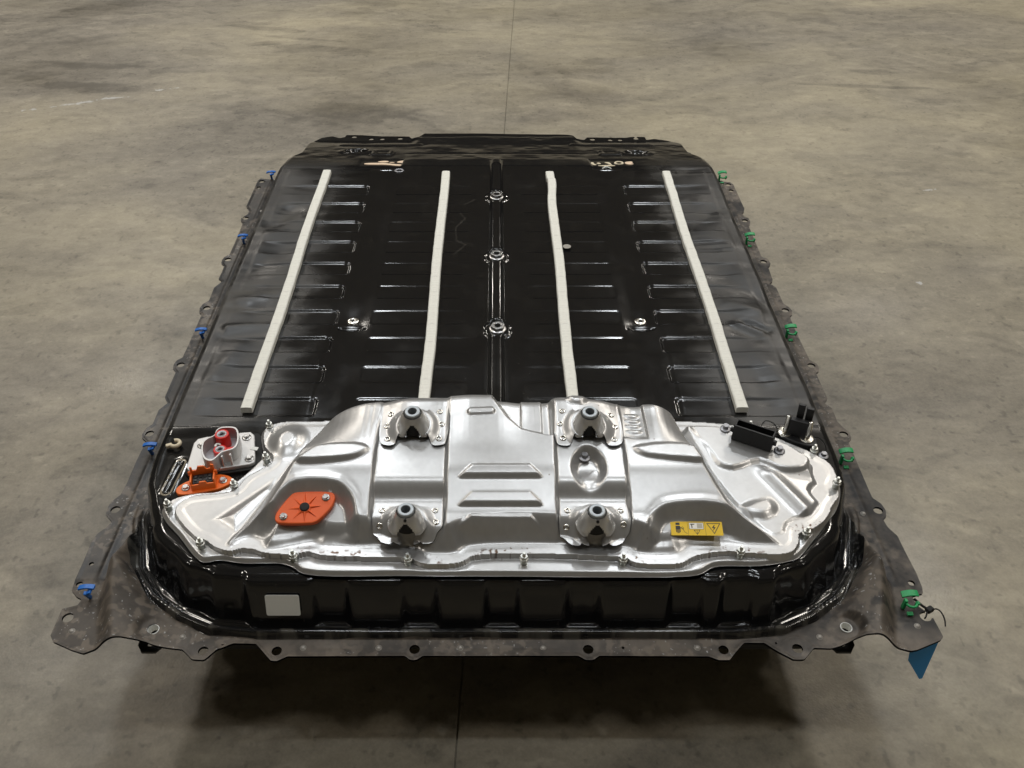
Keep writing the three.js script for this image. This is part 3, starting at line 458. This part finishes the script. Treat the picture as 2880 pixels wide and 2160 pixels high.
/* studs with nuts round the cover's edge */
const studGeos = { spacer: cyl(.0062, .0058, .013, 18), nut: mergeGeometries([new THREE.CylinderGeometry(.0062, .0064, .007, 6).translate(0, .0165, 0).toNonIndexed(), lathe([[.0078, .0125], [.0078, .0138], [.006, .0146]], 18).toNonIndexed(), cyl(.0034, .0024, .008, 14).translate(0, .0195, 0).toNonIndexed()]) };
const glassy = std({ color: rgb(.50, .53, .50), metalness: .85, roughness: .34 });
for (const [x, z] of [[-.443, .622], [-.431, .713], [-.475, .783], [-.580, .833], [-.500, .920], [-.339, .946], [-.147, .953], [.046, .953], [.211, .953], [.409, .938], [.531, .896], [.613, .787], [.601, .692], [.497, .618]]) {
  const s = part('stud', at(studGeos.spacer, x, yCov(x, z) - .002, z), glassy, pack);
  part('nut', at(studGeos.nut, x, yCov(x, z) - .002, z, 0, x * 31), M.zinc, s);
}
for (const [x, z] of [[.437, .655], [.525, .715], [.157, .772]]) part('flange_bolt', hexBolt(.0058, .008, 1.75).map((g) => at(g, x, yCov(x, z) + .001, z, 0, x * 9)), M.dullBolt, pack);
part('flange_bolt', hexBolt(.0055, .006, 1.75).map((g) => at(g, .626, TOP + .001, .684, 0, .4)), M.dullBolt, pack);

/* orange service cover in the left recess */
{
  const ox = -.326, oz = .871, out = smoothRing([[-.374, .884], [-.371, .876], [-.355, .849], [-.349, .843], [-.340, .841], [-.287, .841], [-.280, .844], [-.277, .850], [-.279, .864], [-.284, .874], [-.299, .893], [-.306, .898], [-.314, .900], [-.364, .900], [-.370, .898], [-.374, .893]].map((p) => [p[0] - ox, p[1] - oz]), 3);
  const oc = part('service_cover', plate(out, .010, .002), M.orangeCover, pack, 'orange plastic service cover with star ribs');
  oc.position.set(ox, RIM + .0390, oz); oc.rotation.x = .278;
  for (let i = 0; i < 8; i++) { const a = i / 8 * 2 * PI + .1; part('rib', at(new THREE.ConeGeometry(.0028, .020, 4).rotateZ(-PI / 2).translate(.018, 0, 0).scale(1, .8, 1), 0, .0105, 0, 0, a), M.orangeCover, oc); }
  part('centre_boss', lathe([[.0001, .012], [.0085, .012], [.0105, .0105], [.011, .009]], 28), M.orangeCover, oc);
  part('vent_cap', lathe([[.0001, .0145], [.006, .0145], [.0082, .0135], [.0085, .011]], 28), M.rubber, oc);
  for (const [x, z] of [[-.360, .888], [-.292, .852]]) part('bolt', hexBolt(.0046, .005).map((g) => at(g, x - ox, .0095, z - oz, 0, .3)), M.steel, oc);
}
/* yellow warning label in the right recess: hand and shock, book, high-voltage triangle */
{
  const cv = document.createElement('canvas'); cv.width = 512; cv.height = 148; const g = cv.getContext('2d');
  g.fillStyle = '#efc614'; g.fillRect(0, 0, 512, 148); g.strokeStyle = '#6b5608'; g.lineWidth = 3; g.beginPath(); g.moveTo(170, 0); g.lineTo(170, 148); g.moveTo(342, 0); g.lineTo(342, 148); g.stroke();
  g.fillStyle = '#1c1a14'; g.fillRect(52, 12, 40, 26); g.beginPath(); g.moveTo(50, 46); g.lineTo(94, 46); g.lineTo(98, 84); g.lineTo(48, 84); g.fill();
  for (let i = 0; i < 4; i++) g.fillRect(50 + i * 12, 80, 9, i === 0 || i === 3 ? 34 : 44); g.save(); g.translate(98, 62); g.rotate(-.8); g.fillRect(-3, 0, 9, 34); g.restore();
  g.strokeStyle = '#1c1a14'; g.lineWidth = 4; g.beginPath(); g.moveTo(112, 52); g.lineTo(130, 70); g.lineTo(122, 84); g.lineTo(134, 110); g.lineTo(160, 132); g.stroke();
  g.fillStyle = '#f2efe4'; g.fillRect(184, 12, 142, 68); g.fillStyle = '#b9b4a4'; g.fillRect(262, 20, 54, 50); g.fillStyle = '#2a2720'; g.fillRect(196, 24, 40, 10); g.fillRect(206, 34, 10, 34); g.strokeStyle = '#2a2720'; g.lineWidth = 4; g.strokeRect(184, 12, 142, 68);
  g.lineWidth = 5; g.beginPath(); g.moveTo(228, 92); g.lineTo(286, 92); g.lineTo(257, 136); g.closePath(); g.stroke(); g.fillStyle = '#2a2720'; g.fillRect(254, 100, 6, 16); g.fillRect(254, 120, 6, 6);
  g.lineWidth = 7; g.beginPath(); g.moveTo(362, 20); g.lineTo(490, 20); g.lineTo(426, 126); g.closePath(); g.stroke(); g.fillStyle = '#2a2720'; g.beginPath(); g.moveTo(432, 34); g.lineTo(406, 66); g.lineTo(424, 68); g.lineTo(416, 98); g.lineTo(446, 60); g.lineTo(428, 58); g.lineTo(440, 34); g.fill();
  const t = new THREE.CanvasTexture(cv); t.colorSpace = THREE.SRGBColorSpace;
  const pl = new THREE.PlaneGeometry(.0875, .0255).rotateX(-PI / 2);
  part('warning_label', at(pl, .3385, RIM + .0297, .904, .278, -.01), std({ map: t, roughness: .45 }), pack, 'yellow warning label with hand, book and lightning symbols');
}
/* white sticker on the front wall (its code is left blank) */
{
  const cv = document.createElement('canvas'); cv.width = 256; cv.height = 148; const g = cv.getContext('2d'); g.fillStyle = '#eceeea'; g.fillRect(0, 0, 256, 148); g.fillStyle = '#8d908c'; for (const [yy, x0, n] of [[22, 84, 15], [116, 78, 17]]) for (let i = 0; i < n; i++) g.fillRect(x0 + i * 6, yy, 4, 5);
  const t = new THREE.CanvasTexture(cv); t.colorSpace = THREE.SRGBColorSpace;
  const s = new THREE.Shape(), w = .0285, h = .0205, r = .004; s.moveTo(-w + r, -h); s.lineTo(w - r, -h); s.quadraticCurveTo(w, -h, w, -h + r); s.lineTo(w, h - r); s.quadraticCurveTo(w, h, w - r, h); s.lineTo(-w + r, h); s.quadraticCurveTo(-w, h, -w, h - r); s.lineTo(-w, -h + r); s.quadraticCurveTo(-w, -h, -w + r, -h);
  part('white_sticker', at(new THREE.ExtrudeGeometry(s, { depth: .0006, bevelEnabled: false }), -.357, .273, .9955, -.30), std({ map: t, roughness: .5 }), pack, 'blank white sticker on the front wall');
}

/* white foam strips on the lid */
for (const [x0, x1, zf, zr] of [[-.503, -.504, .557, -.522], [-.147, -.150, .60, -.515], [.157, .157, .60, -.512], [.4985, .5015, .556, -.515]]) {
  const n = 220, w = .0235, h = .0095, P = [], I = [], T = [], ph = x0 * 50;
  for (let i = 0; i <= n; i++) { const t = i / n, z = lerp(zr, zf, t), x = lerp(x1, x0, t) + .0016 * Math.sin(z * 9 + ph) + .002 * (fbm(z * 16, ph) - .5) + (x0 > .1 && x0 < .2 ? .006 * gauss(z + .44, .05) * (z > -.47 ? 1 : .6) : 0), ww = w / 2 * (1 + .10 * (fbm(z * 40, ph + 9, 2) - .5)), base = TOP - .001, top = base + .0045 + h * (1 + .15 * (fbm(z * 30, ph + 3, 2) - .5)); for (const [u, y] of [[-ww, base], [-ww, top - .002], [-ww + .002, top], [0, top + .0006], [ww - .002, top], [ww, top - .002], [ww, base]]) { P.push(x + u, y, z); T.push(u * 20, z * 10); } }
  for (let i = 0; i < n; i++) for (let j = 0; j < 6; j++) { const a = i * 7 + j, b = a + 7; I.push(a, b, a + 1, a + 1, b, b + 1); }
  for (const e of [0, n * 7]) for (let j = 1; j < 6; j++) e ? I.push(e, e + j, e + j + 1) : I.push(e, e + j + 1, e + j);
  let g = new THREE.BufferGeometry(); g.setAttribute('position', new THREE.Float32BufferAttribute(P, 3)); g.setAttribute('uv', new THREE.Float32BufferAttribute(T, 2)); g.setIndex(I); g = g.toNonIndexed(); g.computeVertexNormals();
  part('foam_strip', g, M.foam || (M.foam = std({ color: rgb(.88, .87, .81), roughness: .85, map: dataTex(128, 512, (u, v, c) => { const k = .95 + .16 * (fbm(u * 6, v * 60, 3) - .5) - .10 * ss(.7, .8, fbm(u * 2, v * 40 + 8, 2)); c[0] = c[1] = c[2] = k; c[2] *= .98; }, true) })), pack);
}
/* three nuts on the middle bead, two screws in the valleys */
for (const [x, z] of NUTS) {
  const y = TOP + .003, nut = part('lid_nut', at(lathe([[.0085, 0], [.0195, 0], [.0195, .002], [.0185, .0032], [.0145, .0042]], 36), x, y, z), M.steel, pack);
  const hex = new THREE.Shape(Array.from({ length: 6 }, (_, i) => new THREE.Vector2(.0148 * Math.cos(i * PI / 3 + .26), .0148 * Math.sin(i * PI / 3 + .26)))); hex.holes.push(new THREE.Path(Array.from({ length: 20 }, (_, i) => new THREE.Vector2(.0088 * Math.cos(i * PI / 10), .0088 * Math.sin(i * PI / 10)))));
  part('hexagon', at(new THREE.ExtrudeGeometry(hex, { depth: .008, bevelEnabled: true, bevelSize: .001, bevelThickness: .001, bevelSegments: 2 }).rotateX(-PI / 2), x, y + .003, z), M.steel, nut);
  part('bore', at(cyl(.0087, .0087, .001, 20), x, y + .001, z), M.dark, nut);
}
for (const [x, z] of [[-.331, .231], [.333, .233]]) {
  const y = lidH(x, z), s = part('screw', at(lathe([[.0001, .003], [.005, .003], [.0065, .0045], [.0125, .0035], [.014, .0015], [.014, 0]], 28), x, y + .0005, z), M.bright, pack);
  part('recess', at(new THREE.CylinderGeometry(.0045, .0045, .001, 6), x, y + .004, z), M.dark, s);
}
/* battered weld rings and glue at the rear */
for (const [x, z] of [[.333, -.566], [-.291, -.545]]) part('grommet', at(new THREE.TorusGeometry(.0105, .003, 8, 26).rotateX(PI / 2).scale(1.1, .6, .9), x, lidH(x, z) + .001, z), x > 0 ? M.zinc : M.dullBolt, pack);
const blob = (pts, h = .0022) => plate(smoothRing(pts, 5), h, .0007);
const glueAt = (pts, mat, label) => { let sx = 0, sz = 0; for (const p of pts) { sx += p[0]; sz += p[1]; } sx /= pts.length; sz /= pts.length; const e = .02, y = lidH(sx, sz), nz = (lidH(sx, sz - e) - lidH(sx, sz + e)) / (2 * e); part('glue_residue', at(blob(pts.map((p) => [p[0] - sx, p[1] - sz])), sx, y - .0005, sz, Math.atan(nz)), mat, pack, label); };
glueAt([[-.405, -.618], [-.385, -.626], [-.345, -.624], [-.32, -.614], [-.292, -.604], [-.285, -.594], [-.298, -.588], [-.335, -.602], [-.40, -.608]], M.glue, 'pale streak of torn glue');
glueAt([[-.366, -.642], [-.352, -.655], [-.336, -.652], [-.334, -.640], [-.35, -.633]], M.glue);
glueAt([[-.306, -.638], [-.295, -.652], [-.282, -.656], [-.278, -.636], [-.288, -.624], [-.305, -.63]], M.glue);
glueAt([[-.330, -.634], [-.318, -.637], [-.314, -.632], [-.324, -.629]], M.glue);
glueAt([[.292, -.632], [.299, -.634], [.300, -.618], [.306, -.602], [.298, -.598], [.292, -.612]], M.cream);
glueAt([[.308, -.622], [.315, -.630], [.321, -.618], [.314, -.612]], M.cream);
glueAt([[.334, -.634], [.347, -.634], [.352, -.612], [.353, -.602], [.345, -.606], [.342, -.618]], M.cream);
glueAt([[.309, -.592], [.324, -.594], [.345, -.596], [.362, -.592], [.350, -.586], [.322, -.585]], M.cream);
part('grommet', at(new THREE.TorusGeometry(.0105, .0032, 8, 26).rotateX(PI / 2).scale(1.1, .6, .9), .377, lidH(.377, -.625) + .001, -.625), M.cream, pack, 'glue covered ring');
glueAt([[.395, -.626], [.402, -.640], [.418, -.644], [.420, -.628], [.414, -.622], [.421, -.612], [.405, -.606]], M.glue);
part('paper_dot', at(cyl(.0105, .0105, .0008, 28), .183, TOP + .0042, -.092), std({ color: rgb(.36, .34, .30), roughness: .7 }), pack);

/* rivets on the flange */
for (const [x, z] of [[-.322, 1.043], [-.196, 1.043], [-.060, 1.043], [.078, 1.043], [.335, 1.043], [-.529, 1.022], [.545, 1.022], [-.720, 1.010], [.718, 1.0], [-.705, .745], [.708, .745], [.70, .875], [-.70, .40], [-.70, .21], [-.705, -.47], [.70, .24]]) part('rivet', at(lathe([[.0001, .0026], [.0022, .0024], [.0036, .0012], [.0048, 0], [.0062, -.001]], 16), x, lidH(x, z) + .0006, z), std({ color: rgb(.34, .32, .29), roughness: .5, metalness: .4 }), pack);
for (const [x, z] of [[-.582, 1.008], [.593, 1.007]]) part('dowel_sleeve', at(lathe([[.0085, -.014], [.0085, .0008], [.0095, .0012], [.0102, 0]], 28), x, lidH(x + .014, z) + .001, z), M.white, pack);

/* high-voltage connector at the left: gasket, cast plate, D-shaped cup, red terminals */
{
  const yb = TOP - .003, corner = [[-.583, .660], [-.578, .648], [-.562, .642], [-.498, .630], [-.480, .628], [-.471, .637], [-.456, .700], [-.455, .712], [-.464, .718], [-.523, .731], [-.572, .735], [-.579, .728]];
  const k = part('power_connector', at(plate(corner, .009, .0018), 0, yb + .006, 0), M.cast, pack, 'grey cast connector with an open D-shaped cup and red terminals');
  const cen = [-.520, .682];
  part('gasket', at(plate(corner.map((p) => [cen[0] + (p[0] - cen[0]) * 1.14 + .006, cen[1] + (p[1] - cen[1]) * 1.10]), .007, .001), 0, yb - .0005, 0), M.rubber, k);
  const sh = [0.000, .008], ring = smoothRing([[-.551, .684], [-.545, .672], [-.535, .664], [-.533, .648], [-.527, .641], [-.514, .639], [-.500, .641], [-.492, .650], [-.484, .684], [-.488, .700], [-.508, .711], [-.514, .722], [-.522, .733], [-.534, .730], [-.545, .714]], 6).map((p) => [p[0] + sh[0] - .001, p[1] + sh[1] - .002]);
  let cx = 0, cz = 0; for (const p of ring) { cx += p[0] / ring.length; cz += p[1] / ring.length; }
  const inner = ring.map((p) => [cx + (p[0] - cx) * .93, cz + (p[1] - cz) * .93]);
  part('cup', at(plate(ring, .030, .0006, [inner]), 0, yb + .0145, 0), M.cast, k);
  part('cup_floor', at(plate(inner, .002, .0002), 0, yb + .0150, 0), std({ color: rgb(.60, .61, .64), metalness: .3, roughness: .45 }), k);
  for (const x of [-.5085, -.4945]) part('cup_rib', at(box(.003, .026, .006, .001), x, yb + .028, .7235 - (x + .51) * .35), M.cast, k);
  const term = (x, z, h, r) => { const t = part('terminal', at(lathe([[r * .62, h - .001], [r * .7, h], [r * .93, h], [r, h - .0015], [r, 0]], 30), x, yb + .016, z), M.red, k); part('terminal_ring', at(lathe([[r * .28, h - .004], [r * .28, h + .0002], [r * .64, h + .0006], [r * .70, h + .0002], [r * .70, h - .003]], 30), x, yb + .016, z), M.dullBolt, k); };
  term(-.521, .668, .030, .0135); term(-.519, .699, .020, .0125);
  part('terminal', at(box(.026, .012, .009, .002), -.499, yb + .028, .6945, 0, .25), M.red, k);
  part('white_cap', at(lathe([[.0018, .022], [.002, .024], [.005, .024], [.0065, .0225], [.0065, .016]], 20), -.526, yb + .012, .6875), M.white, k);
  for (const [x, z] of [[-.565, .667], [-.484, .645], [-.466, .704], [-.548, .728]]) part('bolt', hexBolt(.0055, .005, 1.6).map((g) => at(g, x, yb + .0148, z, 0, x * 50)), M.steel, k);
  part('code_sticker', at(box(.014, .0006, .009, .0002), -.4625, yb + .0155, .676, 0, -.2), M.white, k);
}
/* orange signal connector in front of it */
{
  const yb = TOP - .0035, out = smoothRing([[-.585, .781], [-.586, .772], [-.574, .757], [-.545, .744], [-.518, .737], [-.500, .740], [-.489, .748], [-.489, .757], [-.505, .772], [-.530, .781], [-.560, .788], [-.578, .788]], 5);
  const k = part('orange_connector', at(plate(out, .008, .0015), 0, yb, 0), M.orange, pack, 'orange plastic connector with a black socket between two screws');
  const L = new THREE.Group(); L.name = 'shroud_parts'; const f = (g, x, y, z) => at(g.clone().translate(x, y, z), -.5375, yb + .007, .762, 0, .20);
  const back = new THREE.Shape([[-.021, 0], [.021, 0], [.021, .034], [.0165, .036], [.0155, .027], [.008, .026], [.004, .034], [-.006, .035], [-.010, .026], [-.0175, .026], [-.018, .034], [-.021, .034]].map((p) => new THREE.Vector2(...p)));
  const front = new THREE.Shape([[-.021, 0], [.021, 0], [.021, .014], [.008, .014], [.0055, .020], [-.0045, .020], [-.007, .014], [-.021, .014]].map((p) => new THREE.Vector2(...p)));
  const ex = (s, d) => new THREE.ExtrudeGeometry(s, { depth: d, bevelEnabled: true, bevelSize: .0004, bevelThickness: .0004, bevelSegments: 1 });
  part('shroud', [f(ex(back, .0024), 0, 0, -.014), f(ex(front, .0024), 0, 0, .012), f(box(.003, .022, .026, .0008), -.0205, .011, 0), f(box(.003, .022, .026, .0008), .0205, .011, 0), f(box(.005, .010, .004), -.023, .022, -.010), f(box(.005, .010, .004), .0235, .020, -.008)], M.orange, k);
  part('socket', f(box(.036, .016, .022, .001), 0, .008, 0), M.blackPlastic, k);
  const pins = []; for (let i = 0; i < 4; i++) for (let j = 0; j < 2; j++) pins.push(f(box(.006, .003, .0065, .001), -.0125 + i * .0085, .0165, -.0045 + j * .009)); part('pin_cells', pins, std({ color: rgb(.03, .03, .03), roughness: .3 }), k);
  for (const [x, z] of [[-.569, .773], [-.505, .754]]) part('bolt', hexBolt(.0052, .0045, 1.5).map((g) => at(g, x, yb + .0075, z, 0, x * 40)), M.steel, k);
}
part('rubber_peg', at(cyl(.0045, .0038, .020, 16), -.588, TOP - .002, .806), M.rubber, pack);

/* black multi-pin socket on the right of the cover, standing on a flat base */
{
  const y = yCov(.48, .70) + .001, ry = -.50, f = (g, x, yy, z) => at(g.clone().translate(x, yy, z), .479, y, .693, 0, ry);
  const w = .074, d = .022, h = .036, o = [[-w / 2, -d / 2], [w / 2, -d / 2], [w / 2, d / 2], [-w / 2, d / 2]], i = o.map((p) => [p[0] * .95, p[1] * .84]);
  const k = part('black_socket', f(plate(o, h, .0012, [i]), 0, 0, 0), M.blackPlastic, pack, 'black rectangular plug socket open at the top');
  part('socket_floor', f(box(w * .94, .004, d * .8), 0, .012, 0), M.dark, k);
  for (const s of [-1, 1]) for (const u of [-1, 1]) part('lug', f(box(.007, .010, .006), s * (w / 2 + .002), .010 + (u > 0 ? .012 : 0), u * .007), M.blackPlastic, k);
}
/* black terminal holder with two bright studs at the right */
{
  const y = TOP;
  const k = part('terminal_holder', [at(plate(smoothRing([[.548, .628], [.556, .619], [.570, .624], [.600, .636], [.618, .648], [.616, .664], [.604, .670], [.585, .664], [.560, .648]], 5), .014, .0015), 0, y, 0), at(box(.034, .046, .012), .582, y + .030, .640, 0, -.42), at(box(.013, .044, .008), .5845, y + .060, .628, 0, -.42, .04), at(box(.014, .042, .008), .600, y + .056, .634, 0, -.42, .04)], M.blackPlastic, pack, 'black plastic holder with two upright bright studs');
  for (const [x, z] of [[.562, .632], [.600, .650]]) { part('terminal_stud', at(lathe([[.0001, .044], [.0032, .044], [.0042, .042], [.0042, .034], [.0050, .033], [.0050, .0]], 18), x, y + .013, z), M.bright, k); part('washer_ring', at(lathe([[.005, .004], [.0125, .004], [.0138, .002], [.0138, 0]], 24), x, y + .013, z), M.bright, k); }
  part('tether_wire', [tube([[.512, y + .02, .632], [.522, y + .034, .622], [.540, y + .026, .618], [.552, y + .012, .622]], .0010), tube([[.525, y + .004, .640], [.535, y + .012, .636], [.548, y + .012, .634]], .0014), tube([[.612, y + .018, .650], [.622, y + .020, .654], [.632, y + .012, .668], [.632, y + .004, .676]], .0011)], M.rubber, k);
}

/* plastic clips along both sides: five blue at the left, five green at the right */
const arcPlate = (w, d, th, rise) => { const s = new THREE.Shape(), n = 12; for (let i = 0; i <= n; i++) { const t = i / n - .5; s[i ? 'lineTo' : 'moveTo'](t * w, rise * (1 - 4 * t * t)); } for (let i = n; i >= 0; i--) { const t = i / n - .5; s.lineTo(t * w, rise * (1 - 4 * t * t) - th); } return new THREE.ExtrudeGeometry(s, { depth: d, bevelEnabled: true, bevelSize: .0006, bevelThickness: .0006, bevelSegments: 1 }).translate(0, 0, -d / 2); };
const blueParts = () => [at(arcPlate(.032, .010, .003, .003), .003, .030, -.004, 0, 0, .08), at(box(.006, .030, .008), .004, .014, .004, .35, 0, 0), at(box(.010, .005, .012), .010, .025, .004, 0, 0, .4)];
const greenParts = () => [at(arcPlate(.030, .012, .0028, .004), 0, .030, -.010, .15, 0, .15), at(new THREE.TorusGeometry(.0105, .0026, 8, 20, PI * 1.25).rotateX(-PI / 2), .001, .020, .004, 0, 2.5, 0), at(box(.006, .026, .009), -.010, .014, .002), at(box(.012, .004, .008), -.002, .004, .018, .3), at(box(.005, .012, .008), .0125, .018, .006, 0, 0, -.2)];
for (const z of [-.689, -.289, .163, .568, .930]) part('blue_clip', blueParts().map((g) => at(g.scale(.86, .86, .86), -.716, BASE + .002, z + .012)), M.blue, pack, 'blue plastic clip on the left flange');
for (const z of [-.673, -.282, .163, .599, .956]) part('green_clip', greenParts().map((g) => at(g.scale(.88, .88, .88), .714, BASE + .002, z + .006)), M.green, pack, 'green plastic clip on the right flange');

/* ------------------------------------------------------------------ loose things */
{ // broken cream clip on the lid
  const g = new THREE.TorusGeometry(.0085, .0038, 8, 22, PI * 1.35).rotateX(-PI / 2).scale(1, 1.1, 1);
  const m = part('broken_clip', [at(g, 0, .005, 0, 0, -2.2), at(box(.012, .007, .008, .002), -.011, .004, .005, 0, .4)], M.cream, scene);
  m.position.set(-.621, TOP + .001, .655); tag(m, 'small broken cream coloured clip lying on the black lid beside a blue clip', 'broken clip');
}
{ // blue tag under the right front corner
  const s = new THREE.Shape([[-.030, .004], [.028, .014], [.012, -.072], [.006, -.072], [-.028, -.022]].map((p) => new THREE.Vector2(...p)));
  const m = part('blue_tag', new THREE.ExtrudeGeometry(s, { depth: .0008, bevelEnabled: false }), std({ color: rgb(.012, .24, .58), roughness: .55 }), scene);
  m.position.set(.724, .205, 1.030); m.rotation.set(-.25, .28, 0); tag(m, 'flat blue triangular tag hanging below the right front corner of the battery pack', 'tag');
}
{ // black cable tie through the corner hole
  const m = part('cable_tie', [tube([[-.014, .014, -.020], [-.004, .010, -.010], [.004, .006, -.006], [.010, .004, .000]], .0022), at(box(.013, .009, .010, .002), .009, .006, -.003, 0, .5), tube([[.010, .008, -.002], [.018, .016, .004], [.024, .012, .018], [.024, .004, .030]], .0012), tube([[.004, .006, .0], [.0, .002, .008], [-.002, -.002, .010]], .0014)], M.rubber, scene);
  m.position.set(.738, BASE + .003, .975); tag(m, 'black cable tie looped through the hole at the right front corner', 'cable tie');
}
renderer.render(scene, camera);
